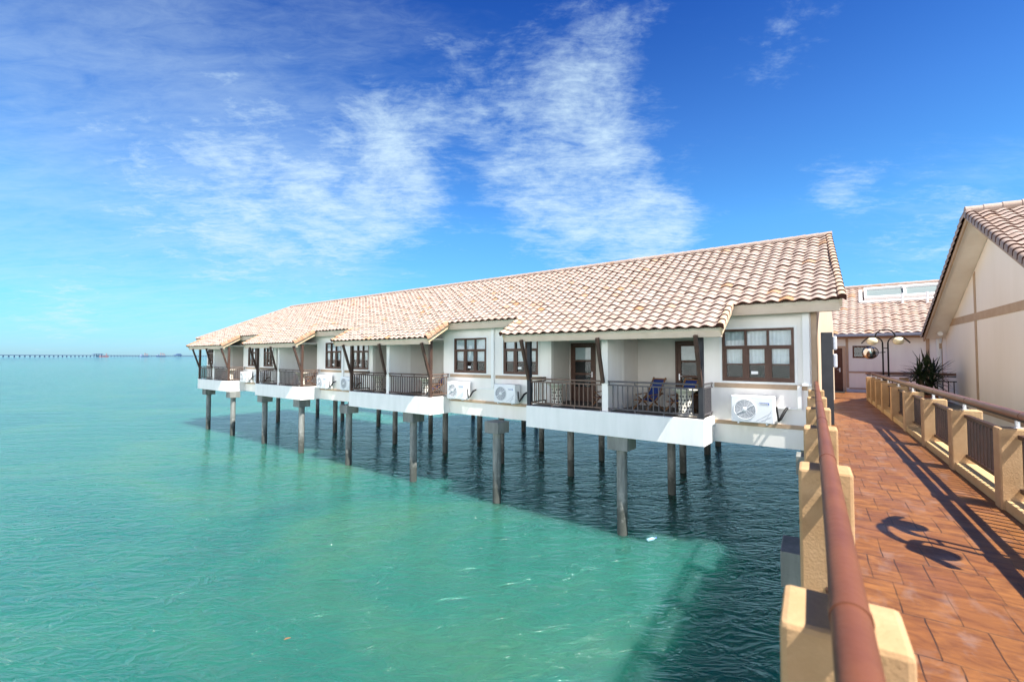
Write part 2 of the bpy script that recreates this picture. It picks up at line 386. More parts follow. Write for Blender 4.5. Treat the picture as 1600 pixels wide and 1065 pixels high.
# ------------------------------------------------------------------ roof tiles
WV, AMP = .335, .062
def tile_sheet(mb, s0, s1, r0, r1, row, eave, slope, seg=8, smax=None):
    """tile courses r0..r1 over s0..s1; eave=(n,z) of course 0's lower edge"""
    ph = math.atan(slope); cu, su = math.cos(ph), math.sin(ph)
    k0 = round(s0/WV*seg); k1 = round(s1/WV*seg)
    xs = [k*WV/seg for k in range(k0, k1+1)]; nx = len(xs)
    hs = [AMP*(.5+.5*math.cos(2*math.pi*x/WV))**.8 for x in xs]
    for r in range(r0, r1):
        jit = [random.Random(hash((r, math.floor(x/WV+.5)))).uniform(-.011, .011) for x in xs]
        base = len(mb.v)
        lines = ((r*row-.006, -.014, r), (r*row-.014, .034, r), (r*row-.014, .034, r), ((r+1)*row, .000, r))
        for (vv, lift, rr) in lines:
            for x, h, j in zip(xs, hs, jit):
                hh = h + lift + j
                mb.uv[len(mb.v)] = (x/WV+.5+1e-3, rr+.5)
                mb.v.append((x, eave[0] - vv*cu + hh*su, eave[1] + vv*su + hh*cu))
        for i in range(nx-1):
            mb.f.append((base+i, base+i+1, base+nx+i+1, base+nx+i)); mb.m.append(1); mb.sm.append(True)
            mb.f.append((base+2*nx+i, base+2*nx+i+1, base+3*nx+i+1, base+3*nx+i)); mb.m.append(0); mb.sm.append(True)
def verge(mb, s, side, v0, v1, row, eave, slope, rad=.085, skew=0.):
    """overlapping verge caps running up the slope at s"""
    ph = math.atan(slope); cu, su = math.cos(ph), math.sin(ph)
    k = 0; v = v0
    while v < v1-.05:
        e = min(v+row, v1); base = len(mb.v); N = 8
        for vv, lift, sc_ in ((v-.03, .085, 1.08), (e+.02, .045, .90)):
            for i in range(N+1):
                t = math.pi*i/N*1.15 - .12
                x = s + skew*vv + math.cos(t)*rad*sc_; h = lift + math.sin(t)*rad*.75
                if i == (N if side < 0 else 0): h -= .10
                mb.uv[len(mb.v)] = (200.5 + k*.0 + int(s*7) + k*1.0, 60.5+k)
                mb.v.append((x, eave[0]-vv*cu+h*su, eave[1]+vv*su+h*cu))
        for i in range(N):
            mb.f.append((base+i, base+i+1, base+N+1+i+1, base+N+1+i)); mb.m.append(2); mb.sm.append(True)
        mb.f.append(tuple(range(base, base+N+1))); mb.m.append(1); mb.sm.append(False)
        v += row; k += 1
def ridge_caps(mb, p, q, step=.36, rad=.11, m=0):
    p = Vector(p); q = Vector(q); Ln = (q-p).length; d = (q-p)/Ln; k = int(Ln/step)
    for i in range(k):
        a = p + d*(i*Ln/k-.015); b = p + d*((i+1)*Ln/k+.02)
        base = len(mb.v)
        mb.cyl(a, b, rad*(1.06+random.uniform(-.02, .02)), rad*.92, 12, m)
        for j in range(base, len(mb.v)): mb.uv[j] = (300.5+i, 7.5)

# ------------------------------------------------------------------ main chalet block on stilts
ch = empty('water_chalet', B0, ROT_B, label='long white stilted chalet block with pale clay tile roof, standing in the sea', cat='chalet')
SL, NE, ZE, NR, ZR, ROW = .57, .4, 3.10, -4.0, 5.608, .2615
SEND, WEND = 41.7, 40.55
bal = [(2.22, 8.06), (13.0, 18.8), (23.5, 29.1), (33.4, 38.85)]
broof = [(1.62, 8.84), (12.70, 19.65), (23.40, 29.95), (33.30, 39.85)]
rec = []            # recess openings (two per balcony, split by a party wall)
for s0, s1 in bal:
    mid = (s0+s1)/2
    rec += [(s0+.38, mid-.11), (mid+.11, s1-.28)]
wins = [(.22, 1.98), (8.36, 10.0), (10.9, 12.72), (18.86, 20.38), (21.36, 22.95), (29.26, 30.60), (31.28, 32.98), (39.1, 40.3)]
WZ0, WZ1 = 1.01, 2.46
def wall_mesh(mb, s0, s1, z0, z1, holes, y0, y1, m=0):
    zs = sorted({z0, z1, *[h[2] for h in holes], *[h[3] for h in holes]})
    for za, zb in zip(zs, zs[1:]):
        cut = sorted((h[0], h[1]) for h in holes if h[2] < zb-1e-6 and h[3] > za+1e-6)
        x = s0
        for a, b in cut + [(s1, s1)]:
            if a > x+1e-6: mb.box(x, a, y0, y1, za, zb, m)
            x = max(x, b)
RT = 2.42
holes = [(a, b, WZ0, WZ1) for a, b in wins] + [(a, b, -.002, RT) for a, b in rec]
mb = MB(); wall_mesh(mb, -.28, WEND, -.73, 3.13, holes, -.16, 0)
mb.box(-.28, -.12, -8.2, -.16, -.73, 3.13); mb.box(WEND-.16, WEND, -8.2, -.16, -.73, 3.13); mb.box(-.28, WEND, -8.36, -8.2, -.73, 3.13)
MB().poly([(-.284, -.5, -.73), (-.284, -8.36, -.73), (-.284, -8.36, 2.95), (-.284, -4.0, 5.30), (-.284, -.0, 3.13), (-.284, 0, 3.0), (-.284, -.5, 3.0)], (.003, 0, 0)).build('end_wall', 'eave_beige', ch)
mb.poly([(-.279, 0, 3.0), (-.279, -4.0, 5.30), (-.279, -8.2, 2.95)], (.15, 0, 0))
mb.build('wall', 'render_white', ch)
# recess interiors: side walls, back walls, party walls, ceilings, dark rooms
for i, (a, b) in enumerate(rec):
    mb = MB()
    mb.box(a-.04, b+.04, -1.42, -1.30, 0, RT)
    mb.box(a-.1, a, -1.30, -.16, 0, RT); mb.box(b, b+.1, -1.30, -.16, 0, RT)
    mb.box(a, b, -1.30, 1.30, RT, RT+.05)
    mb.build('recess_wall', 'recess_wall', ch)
for k, (s0, s1) in enumerate(bal):
    mid = (s0+s1)/2
    MB().box(mid-.105, mid+.105, .0, 1.06, .0, RT).build('party_wall', 'render_white', ch, .008)
# floor slab and balcony slabs
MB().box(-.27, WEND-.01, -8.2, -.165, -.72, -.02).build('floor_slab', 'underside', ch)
for s0, s1 in bal:
    o = MB().box(s0-.02, s1+.02, .003, 1.15, -.73, 0).build('balcony_slab', 'fascia_white', ch, .012)
    MB().box(s0+.05, s1-.05, -1.29, 1.06, .004, .012).build('floor_tiles', 'floor_dark', o)
# trim bands
def band(a, b, z0, z1, d=.022): MB().box(a, b, .001, d, z0, z1).build('trim_band', 'tan_trim', ch, .004)
secs = [(-.16, 2.2), (8.08, 12.98), (18.82, 23.48), (29.12, 33.38)]
for a, b in secs:
    m_ = (a+b)/2
    if a < 0: band(a+.1, b, .82, .95)
    else: band(a+.1, m_-.12, .82, .95); band(m_+.12, b-.02, .82, .95)
    band(a, b, -.21, -.10, .03)
band(38.9, WEND, .82, .95); band(38.87, WEND, -.21, -.1, .03)
MB().box(-.285, -.16, -.5, .025, -.2, 3.0).build('corner_trim', 'tan_trim', ch, .005)
# service trunking (white)
mb = MB().box(-.13, .02, .002, .10, 1.0, 2.86).box(-.16, .05, .002, .13, .93, 1.0).box(.06, .16, .002, .09, .34, .93)
mb.box(.06, .62, .002, .05, .30, .36)
mb.build('trunking', 'fascia_white', ch, .006)
for a, b in secs[1:]:
    m_ = (a+b)/2
    MB().box(m_-.07, m_+.07, .002, .07, .42, 2.84).box(m_-.75, m_+.72, .002, .04, .36, .42).build('trunking', 'fascia_white', ch, .005)
# windows
def window(s0, s1, z0, z1, parent, y=0., cols=3, curtain=True):
    f = MB(); W = s1-s0; t = .06; a, b = y-.07, y+.02
    f.box(s0, s0+t, a, b, z0, z1); f.box(s1-t, s1, a, b, z0, z1); f.box(s0+t, s1-t, a, b, z1-t, z1); f.box(s0+t, s1-t, a, b, z0, z0+t)
    zt = z0 + (z1-z0)*.645
    f.box(s0+t, s1-t, a, b-.004, zt, zt+.055)
    cw = (W-2*t)/cols
    for i in range(1, cols): f.box(s0+t+cw*i-.035, s0+t+cw*i+.035, a, b-.002, z0+t, zt); f.box(s0+t+cw*i-.028, s0+t+cw*i+.028, a, b-.002, zt+.055, z1-t)
    for i in range(cols):
        l, r = s0+t+cw*i+(.035 if i else 0), s0+t+cw*(i+1)-(.035 if i < cols-1 else 0)
        f.box(l, l+.05, a+.01, b-.012, z0+t, zt); f.box(r-.05, r, a+.01, b-.012, z0+t, zt)
        f.box(l+.05, r-.05, a+.01, b-.012, z0+t, z0+t+.05); f.box(l+.05, r-.05, a+.01, b-.012, zt-.045, zt)
        zm = z0+t+(zt-z0-t)*.47
        f.box(l+.05, r-.05, a+.02, b-.02, zm-.018, zm+.018)
    o = f.build('window', 'window_wood', parent, .004)
    MB().box(s0+.02, s1-.02, y-.045, y-.040, z0+.02, z1-.02).build('glass', 'window_glass', o)
    if curtain:
        c = MB(); zm = z0+t+(zt-z0-t)*.47
        for i in range(cols):
            l, r = s0+t+cw*i+.01, s0+t+cw*(i+1)-.01; zb = zm+random.uniform(-.02, .05); tl = random.uniform(-.02, .03)
            N = 26; vs = []
            for j in range(N+1):
                u = j/N; x = l+(r-l)*u; yy = y-.085 + .012*math.sin(u*34+i*2) + .006*math.sin(u*71)
                vs += [(x, yy, zb+tl*(u-.5)*2), (x, yy, z1-.02)]
            c.add(vs, [(2*j, 2*j+2, 2*j+3, 2*j+1) for j in range(N)], 0, True)
        c.build('curtain', 'curtain', o)
        i = 1; l = s0+t+cw*(cols-2)+cw*.5
        MB().box(l-.02, l+.15, y-.037, y-.034, z0+.20, z0+.28).build('sticker', 'sticker', o)
    return o
for a, b in wins:
    wo = window(a, b, WZ0, WZ1, ch)
    MB().box(a-.07, a-.012, .001, .018, WZ0-.06, WZ1+.06).box(b+.012, b+.07, .001, .018, WZ0-.06, WZ1+.06).box(a-.012, b+.012, .001, .018, WZ1+.004, WZ1+.06).box(a-.012, b+.012, .001, .030, WZ0-.06, WZ0-.004).build('surround', 'fascia_white', wo, .004)
    MB().box(a-.1, b+.1, -1.0, -.95, .8, 2.6).build('room_backdrop', 'interior', wo)  # black sheet standing in for the unlit room
# balcony doors
def door(x0, x1, parent, y=-1.30, hinge=1):
    f = MB(); z1 = 2.2
    f.box(x0, x0+.07, y+.002, y+.06, .012, z1); f.box(x1-.07, x1, y+.002, y+.06, .012, z1); f.box(x0+.07, x1-.07, y+.002, y+.06, z1-.07, z1)
    l, r = x0+.075, x1-.075
    f.box(l, l+.11, y+.004, y+.045, .014, z1-.075); f.box(r-.11, r, y+.004, y+.045, .014, z1-.075)
    for za, zb in ((.014, .55), (1.0, 1.08), (1.5, 1.57), (2.03, z1-.075)): f.box(l+.11, r-.11, y+.004, y+.043, za, zb)
    o = f.build('door', 'window_wood', parent, .004)
    MB().box(l+.10, r-.10, y+.010, y+.014, .55, 2.03).build('glass', 'window_glass', o)
    MB().box(l+.11, r-.11, y+.003, y+.006, .55, 1.5, 0).box(l+.11, r-.11, y+.003, y+.006, 1.5, 2.03, 1).build('curtain', ['interior', 'curtain'], o)  # lower panel is a black sheet for the unlit room
    hx = (l+.055) if hinge > 0 else (r-.055)
    MB().box(hx-.018, hx+.018, y+.045, y+.052, .92, 1.12).cyl((hx, y+.05, 1.05), (hx, y+.09, 1.05), .01).cyl((hx, y+.085, 1.05), (hx-.11*hinge*-1, y+.085, 1.05), .01).build('handle', 'steel', o)
for i, (a, b) in enumerate(rec):
    if i % 2 == 0: door(a+.08, a+1.12, ch, hinge=-1)
    else: door(b-1.12, b-.08, ch, hinge=1)
# balustrades
def balustrade(x0, x1, y, parent, along='x', yx=None, n_b=None, top=.95, mt='grey_metal'):
    f = MB(); Ln = x1-x0; nb = n_b or max(3, round(Ln/.155))
    P = (lambda t, o, z: (t, y+o, z)) if along == 'x' else (lambda t, o, z: (yx+o, t, z))
    def bx(t0, t1, o0, o1, z0, z1):
        p, q = P(t0, o0, z0), P(t1, o1, z1); f.box(p[0], q[0], p[1], q[1], p[2], q[2])
    bx(x0, x1, -.03, .03, .085, .125)
    bx(x0, x1, -.025, .025, .80, .84)
    for i in range(1, nb): 
        t = x0+Ln*i/nb; bx(t-.015, t+.015, -.012, .012, .125, .80)
    for t in [x0+.03, x0+Ln*.36, x0+Ln*.68, x1-.03] if Ln > 1.4 else [x0+.03, x1-.03]:
        bx(t-.015, t+.015, -.012, .012, .84, .905); bx(t-.02, t+.02, -.012, .012, .006, .085)
    o = f.build('balustrade', mt, parent, .003, seg=1)
    h = MB(); p, q = P(x0, -.035, .905), P(x1, .035, .955); h.box(p[0], q[0], p[1], q[1], p[2], q[2]); h.build('handrail', mt, o, .01)
    return o
YR = 1.06
for k, (s0, s1) in enumerate(bal):
    mid = (s0+s1)/2; dk = 'grey_metal' if k < 1 else 'brown_metal'
    balustrade(s0+.13, mid-.115, YR, ch, mt='grey_metal' if k == 0 else 'dark_wood')
    balustrade(mid+.115, s1-.13, YR, ch, mt='brown_metal' if k == 0 else 'dark_wood')
    balustrade(.03, YR-.07, 0, ch, 'y', s0+.05, 8, mt='grey_metal' if k == 0 else 'brown_metal')
    balustrade(.03, YR-.07, 0, ch, 'y', s1-.05, 8, mt='dark_wood')
    for s in (s0+.06, s1-.06):
        MB().box(s-.065, s+.065, YR-.065, YR+.065, .0, 2.34).build('post', 'charcoal' if k == 0 else 'dark_wood', ch, .008)
    for s in (s0+.06, mid, s1-.06):
        MB().bar((s, YR+.04 + (.08 if s == mid else 0), .88), (s, YR+.50, 2.26), .10, .10, (0, 1, 0)).build('brace', 'dark_wood', ch, .008)
# roof: slab, beams, tiles
PH = math.atan(SL); NRM = Vector((0, math.sin(PH), math.cos(PH)))
def on_roof(s, nn, off=0.): return Vector((s, nn, ZE+SL*(NE-nn))) + NRM*off
mb = MB(); s_r = -.84; s_t = -.40; s_b = .35      # near end of the roof: eave, ridge, back eave
mb.poly([on_roof(s_r, NE-.03, -.13), on_roof(SEND, NE-.03, -.13), on_roof(35.0, NR, -.13), on_roof(s_t, NR, -.13)], NRM*.10)
mb.poly([(s_b, -8.4, ZE-.15), (SEND, -8.4, ZE-.15), (35.0, NR, ZR-.15), (s_t, NR, ZR-.15)], (0, 0, .1))
mb.poly([(SEND, NE, ZE-.15), (SEND, -8.4, ZE-.15), (35.0, NR, ZR-.15)], (0, 0, .1))
for a, b in broof: mb.poly([on_roof(a+.03, 1.52, -.13), on_roof(b-.03, 1.52, -.13), on_roof(b-.03, NE-.031, -.13), on_roof(a+.03, NE-.031, -.13)], NRM*.10)
mb.build('roof_deck', 'soffit', ch)
mb = MB().box(s_r+.05, SEND-.5, .17, .33, 2.82, 3.02); 
mb.box(s_r+.05, SEND-.5, .0, .17, 2.96, 3.0)
mb.build('eave_beam', 'eave_beige', ch, .006)
for a, b in broof:
    MB().box(a+.04, b-.04, 1.36, 1.47, 2.20, 2.46).build('eave_beam', 'eave_beige', ch, .006)
    for s in (a+.03, b-.03):
        MB().poly([on_roof(s-.02, 1.56, -.20), on_roof(s-.02, .20, -.20), on_roof(s-.02, .20, -.01), on_roof(s-.02, 1.56, -.01)], (.045, 0, 0)).build('bargeboard', 'verge_cream', ch)
MB().poly([on_roof(s_r, NE, -.22), on_roof(s_t, NR, -.22), on_roof(s_t, NR, -.0), on_roof(s_r, NE, -.0)], (.05, 0, 0)).build('bargeboard', 'eave_beige', ch)
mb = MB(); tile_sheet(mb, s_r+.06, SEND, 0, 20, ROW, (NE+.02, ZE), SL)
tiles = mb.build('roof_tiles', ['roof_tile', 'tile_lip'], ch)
bm = bmesh.new(); bm.from_mesh(tiles.data)
hd = Vector((35.0-SEND, NR-NE, 0)); hn = Vector((-hd.y, hd.x, 0)).normalized()
if hn.x < 0: hn = -hn
bmesh.ops.bisect_plane(bm, geom=bm.verts[:]+bm.edges[:]+bm.faces[:], plane_co=(SEND, NE, 0), plane_no=hn, clear_outer=True)
bmesh.ops.bisect_plane(bm, geom=bm.verts[:]+bm.edges[:]+bm.faces[:], plane_co=(0, NR, 0), plane_no=(0, -1, 0), clear_outer=True)
bmesh.ops.bisect_plane(bm, geom=bm.verts[:]+bm.edges[:]+bm.faces[:], plane_co=(s_r+.05, NE, 0), plane_no=(-(NE-NR), -(s_t-s_r), 0), clear_outer=True)
bm.to_mesh(tiles.data); bm.free()
CU, SU = math.cos(PH), math.sin(PH)
for a, b in broof:
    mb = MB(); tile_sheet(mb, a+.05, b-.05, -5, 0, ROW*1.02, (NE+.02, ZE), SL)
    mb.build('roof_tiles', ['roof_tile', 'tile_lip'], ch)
    for sv, sg in ((a+.03, -1), (b-.03, 1)):
        mb = MB(); verge(mb, sv, sg, -5*ROW*1.02, -.02, ROW*1.02, (NE+.02, ZE), SL)
        mb.build('verge_tiles', ['roof_tile', 'tile_lip', 'tile_mortar' if a < 3 else 'verge_tile'], ch)
mb = MB(); verge(mb, s_r, -1, 0, (NE-NR)/CU, ROW, (NE+.02, ZE), SL, .085, (s_t-s_r)*CU/(NE-NR)); mb.build('verge_tiles', ['roof_tile', 'tile_lip', 'tile_mortar'], ch)
mb = MB(); ridge_caps(mb, (s_t-.08, NR, ZR+.05), (35.1, NR, ZR+.05)); mb.build('ridge_tiles', ['roof_tile'], ch)
mb = MB(); ridge_caps(mb, (SEND, NE, ZE+.05), (35.0, NR, ZR+.05), .36, .09); mb.build('hip_tiles', ['roof_tile'], ch)
# stilts
def stilt(s, nn, parent, capw=.66, lit=True, ztop=-.733):
    x, y = s, nn
    mbp = MB().cyl((x, y, ztop-.40), (x, y, -DZ-1.2), .155, .155, 18)
    o = mbp.build('pile', 'pile_concrete', parent)
    MB().box(x-capw/2, x+capw/2, y-.33, y+.33, ztop-.42, ztop).build('pile_cap', 'concrete', o, .012)
for s in (4.75, 9.75, 14.5, 19.45, 24.15, 28.7, 33.5, 37.9): stilt(s, .72, ch)
for s in (4.9, 9.5, 13.6, 17.7, 22.2, 29.0, 33.6, 37.6): stilt(s, -4.3, ch)
for s in (.6, 5.6, 9.8, 13.6, 18.4, 23., 29., 34., 38.): stilt(s, -8.0, ch)
o = MB().cyl((.0, -.55, -1.5), (.0, -.55, -DZ-1.2), .17, .17, 18).build('pile', 'pile_concrete', ch)
MB().box(-.30, .14, -.9, -.17, -1.52, -.733).build('pile_cap', 'concrete', o, .012)

# rear deck: stilts show between the front ones, slab widened unseen to darken the water
bw = empty('rear_shade_deck', Bp(0, -8.4), ROT_B, label='unseen dark deck behind the chalet, widened to darken the water, on stilts seen below', cat='deck')
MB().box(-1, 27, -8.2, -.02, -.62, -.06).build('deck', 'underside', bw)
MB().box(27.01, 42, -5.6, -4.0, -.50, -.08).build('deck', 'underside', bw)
for s, nn in ((5.8, -4.6), (10.8, -4.6), (18.4, -4.4), (22.6, -4.4), (5.9, -7.4), (12.5, -7.6), (19.5, -7.6), (26.2, -7.5), (30., -4.8), (36., -4.8), (41., -4.8)):
    MB().cyl((s, nn, -.55), (s, nn, -DZ-1.), .17, None, 14).build('pile', 'pile_concrete', bw)

# ------------------------------------------------------------------ air conditioners
def make_ac():
    r = empty('air_conditioner', (0, 0, 0))
    W, H, D = 1.02, .70, .34
    b = MB().box(-W/2, W/2, 0, D, 0, H)
    body = b.build('body', 'ac_white', r, .02, seg=3)
    cx, cz, fr = .17, H*.49, .265
    MB().lathe([(fr+.015, .0), (fr+.015, .014), (fr-.01, .014), (fr-.01, .001)], (cx, D, cz), 36, 0, (0, 1, 0)).build('fan_surround', 'ac_white', r)
    g = MB().lathe([(fr-.012, .002), (.01, .003)], (cx, D, cz), 36, 0, (0, 1, 0)); fan = g.build('fan', 'ac_grey', r)
    g = MB()
    for q in (.075, .11, .145, .18, .215, .248): g.ring((cx, D+.012, cz), (0, 1, 0), q, .0035, 28)
    for k in range(12):
        t = 2*math.pi*k/12; g.cyl((cx+.05*math.cos(t), D+.014, cz+.05*math.sin(t)), (cx+fr*math.cos(t), D+.012, cz+fr*math.sin(t)), .003, None, 6)
    for t in (R(-32), R(148)): g.bar((cx+.05*math.cos(t), D+.016, cz+.05*math.sin(t)), (cx+fr*math.cos(t), D+.016, cz+fr*math.sin(t)), .022, .022, (0, 1, 0))
    g.lathe([(.062, .004), (.062, .02), (.045, .026), (.01, .027)], (cx, D, cz), 24, 0, (0, 1, 0))
    g.build('grille', 'ac_white', r)
    MB().box(-.40, -.18, D+.001, D+.006, H*.76, H*.775, 0).box(-.405, -.385, D+.001, D+.006, H*.69, H*.775, 0).box(-.37, -.20, D+.001, D+.005, H*.70, H*.73, 1).build('badge', ['logo_blue', 'ac_grey'], r)
    s = MB()
    for k in range(3): s.bar((-.46, D+.002, H*(.30+.1*k)), (-.14-.08*k, D+.002, H*.06), .012, .008, (0, 1, 0)) if k == 2 else s.bar((-.46, D+.002, H*(.42-.14*k)), (-.10-.12*k, D+.002, H*.08), .014, .006, (0, 1, 0))
    s.build('front_groove', 'light_grey', r)
    MB().box(-W/2-.03, -W/2, .05, D-.06, .06, H*.55).build('valve_cover', 'ac_white', r, .008)
    MB().tube([(-W/2-.04, .20, .44), (-W/2-.07, .21, .22), (-W/2-.09, .19, .06), (-W/2-.12, .16, .10), (-W/2-.22, .06, .34), (-W/2-.26, -.08, .40)], .022, 8).tube([(-W/2-.12, .16, .12), (-W/2-.22, .06, .34), (-W/2-.25, -.06, .39)], .036, 8).build('pipe', 'black_metal', r)
    for x in (-.34, .34): MB().box(x-.02, x+.02, -.12, D-.02, -.045, -.004).box(x-.02, x+.02, -.12, -.09, -.045, .12).build('bracket', 'ac_white', r, .004)
    return r
ac0 = make_ac()
acs = [(1.16, 'white outdoor air conditioner under the nearest window, beside the walkway handrail'),
       (9.60, 'white outdoor air conditioner left of the nearest balcony, partly behind its dark corner post'),
       (12.18, 'white outdoor air conditioner right of the second balcony from the walkway'),
       (20.2, 'white outdoor air conditioner left of the second balcony, mostly behind its corner post'),
       (22.55, 'white outdoor air conditioner right of the third balcony from the walkway'),
       (30.4, 'white outdoor air conditioner left of the third balcony, behind its corner post'),
       (32.6, 'white outdoor air conditioner right of the farthest balcony')]
for i, (s, lab) in enumerate(acs):
    o = ac0 if i == 0 else copy_tree(ac0)
    p = Bp(s, .125, -.06); o.location = p; o.rotation_euler = (0, 0, ROT_B)
    tag(o, lab, 'air conditioner', 'air conditioners along the facade')

# ------------------------------------------------------------------ balcony furniture
def make_chair():
    r = empty('deck_chair', (0, 0, 0))
    for y in (-.27, .27):
        MB().bar((-.42, y, .0), (.32, y, .52), .035, .05, (0, 1, 0)).build('leg', 'teak', r, .005)
        MB().bar((.36, y*.93, .0), (-.28, y*.93, .44), .035, .05, (0, 1, 0)).build('leg', 'teak', r, .005)
        MB().bar((-.30, y, .46), (.42, y, .50), .05, .03).build('arm', 'teak', r, .005)
        MB().bar((.10, y*.9, .30), (.52, y*.9, 1.0), .03, .045, (0, 1, 0)).build('back_rail', 'teak', r, .005)
    MB().box(-.36, -.31, -.29, .29, .27, .31).box(.47, .53, -.27, .27, .93, .97).build('cross_bar', 'teak', r, .005)
    vs = []
    for i in range(9):
        u = i/8; x = -.34+.46*u; z = .33-.05*math.sin(u*math.pi)
        vs += [(x, -.235, z), (x, .235, z)]
    MB().add(vs + [(a, b, c-.018) for a, b, c in vs], [(2*i, 2*i+1, 2*i+3, 2*i+2) for i in range(8)] + [(18+2*i, 18+2*i+2, 18+2*i+3, 18+2*i+1) for i in range(8)], 0, True).build('seat', 'canvas_blue', r)
    vs = []
    for i in range(9):
        u = i/8; x = .12+.40*u+.03*math.sin(u*math.pi); z = .31+.66*u
        vs += [(x, -.23, z), (x, .23, z)]
    MB().add(vs + [(a+.018, b, c-.01) for a, b, c in vs], [(2*i, 2*i+1, 2*i+3, 2*i+2) for i in range(8)] + [(18+2*i, 18+2*i+2, 18+2*i+3, 18+2*i+1) for i in range(8)], 0, True).build('backrest', 'canvas_blue', r)
    return r
def make_table():
    r = empty('pedestal_table', (0, 0, 0))
    MB().lathe([(.20, .0), (.20, .05), (.175, .07), (.175, .60), (.21, .63)], (0, 0, 0), 28).build('pedestal', 'stone_white', r)
    h = MB()
    for k in range(12):
        for j in range(5):
            t = 2*math.pi*(k+.5*(j % 2))/12; d = Vector((math.cos(t), math.sin(t), 0)); p = d*.170 + Vector((0, 0, .13+j*.105))
            h.cyl(p, p+d*.0085, .027, None, 8)
    h.build('hole_discs', 'hole', r)  # black discs on the drum stand in for the shaded openings
    MB().lathe([(.20, .62), (.30, .70), (.345, .72), (.345, .76), (.32, .775), (.01, .775)], (0, 0, 0), 32).build('top', 'stone_white', r)
    return r
c0 = make_chair(); t0 = make_table()
chairs = [(4.25, -.25, 248, 'blue canvas deck chair on the nearest balcony, farther from the corner post'),
          (3.25, -.35, 248, 'blue canvas deck chair on the nearest balcony, behind the white pierced table'),
          (5.75, -.3, 248, 'blue canvas deck chair just left of the white dividing wall on the nearest balcony'),
          (13.75, .15, 248, 'blue canvas deck chair on the second balcony beside its right corner post'),
          (24.6, .1, 248, 'blue canvas deck chair on the third balcony beside its right corner post')]
for i, (s, nn, ang, lab) in enumerate(chairs):
    o = c0 if i == 0 else copy_tree(c0)
    o.location = Bp(s, nn, .014); o.rotation_euler = (0, 0, ROT_B + R(ang+180 if False else ang)); tag(o, lab, 'chair', 'deck chairs on the balconies')
tables = [(2.85, .62, 'white pierced pedestal table behind the balusters of the nearest balcony'),
          (7.2, .55, 'white pierced pedestal table on the left bay of the nearest balcony'),
          (13.7, .7, 'white pierced pedestal table at the right end of the second balcony'),
          (17.3, .5, 'white pierced pedestal table on the left bay of the second balcony'),
          (24.3, .66, 'white pierced pedestal table at the right end of the third balcony'),
          (34.2, .66, 'white pierced pedestal table at the right end of the farthest balcony')]
for i, (s, nn, lab) in enumerate(tables):
    o = t0 if i == 0 else copy_tree(t0)
    o.location = Bp(s, nn, .014); o.rotation_euler = (0, 0, ROT_B); tag(o, lab, 'table', 'pedestal tables on the balconies')

# ------------------------------------------------------------------ walkway
wk = MB().box(-4, 23.4, -2.15, -.10, -.32, 0).build('walkway', 'stamped_paving', None, 0, (0, 0, DZ), A_ANG); tag(wk, kind='structure')
def parapet(name, y, a_posts, hw, th, a0, a1, rail, label, railmat, pipe_r=.054, ptop=.90, yp=None):
    yp = y if yp is None else yp
    r = empty(name, Wp(0, 0), A_ANG, label=label, cat='railing', group='railings of the walkway')
    for a in a_posts:
        MB().box(a-th/2, a+th/2, yp-hw, yp+hw, -.30, ptop).build('post', 'stucco', r, .018)
        MB().cyl((a, y, ptop), (a, y, rail-pipe_r*.5), .022, None, 10).box(a-.05, a+.05, y-.04, y+.04, ptop+.001, ptop+.008).build('bracket', 'steel', r)
    ed = sorted(a_posts)
    pieces = [(a+th/2, b-th/2) for a, b in zip(ed, ed[1:])]
    for a, b in pieces:
        MB().box(a+.001, b-.001, y-hw+.03, y+hw-.03, -.28, .115).build('kerb', 'stucco_sill', r, .012)
        p = MB().box(a, b, y-.025, y+.025, .20, .25).box(a, b, y-.03, y+.03, .79, .835)
        nb = max(3, round((b-a)/.145))
        for i in range(nb): 
            t = a+(b-a)*(i+.5)/nb; p.box(t-.014, t+.014, y-.014, y+.014, .25, .79)
        p.build('baluster_panel', 'baluster', r, .003, seg=1)
    m = MB().cyl((a0, y, rail), (a1, y, rail), pipe_r, None, 28)
    for a in a_posts:
        if a0 < a-.15 < a1: m.cyl((a-.20, y, rail), (a-.165, y, rail), pipe_r+.003, None, 28)
    m.build('handrail', railmat, r)
    MB().box(a0+.05, a1-.05, y-.03, y+.03, rail-pipe_r-.016, rail-pipe_r*.75).build('rail_plate', 'black_metal', r)
    return r
parapet('parapet_railing', -.068, [-2.48, -.44, 1.61, 3.66, 5.70, 7.75, 9.80, 11.85], .145, .26, -3.2, 13.55, 1.05, 'walkway railing in front of the chalet, with a thick red-brown pipe handrail seen from above', 'rail_left', .043, .972, -.055)
rp = [-1.1, 1.1, 3.2, 5.3, 7.38, 9.5, 11.6, 13.7, 15.75, 17.7, 19.3, 20.8, 22.3]
parapet('parapet_railing', -1.9, rp, .175, .22, -1.6, 22.1, 1.05, 'long walkway railing with sandy stucco posts and dark balusters, beside the gabled house', 'rail_right', .046)
# concrete crossheads under the walkway
pr = []
for i, a in enumerate((1.9, 6.62, 12.75, 18.0)):
    e = empty('walkway_pier', Wp(a, -1.0), A_ANG)
    MB().box(-.30, .30, -1.35, 1.36, -1.02, -.60).build('crosshead', 'concrete', e, .012)
    for y in (-.95, .95): MB().cyl((0, y, -1.02), (0, y, -DZ-1.), .17, None, 16).build('pile', 'pile_concrete', e)
    MB().box(-.2, .2, -1.0, 1.0, -.60, -.322).build('pad', 'concrete', e)
    tag(e, ['concrete pier under the walkway right below the camera', 'grey concrete pier poking out left of the nearest railing posts, over the water', 'concrete pier under the walkway beside the chalet corner', 'concrete pier under the far end of the walkway'][i], 'pier', 'piers under the walkway')
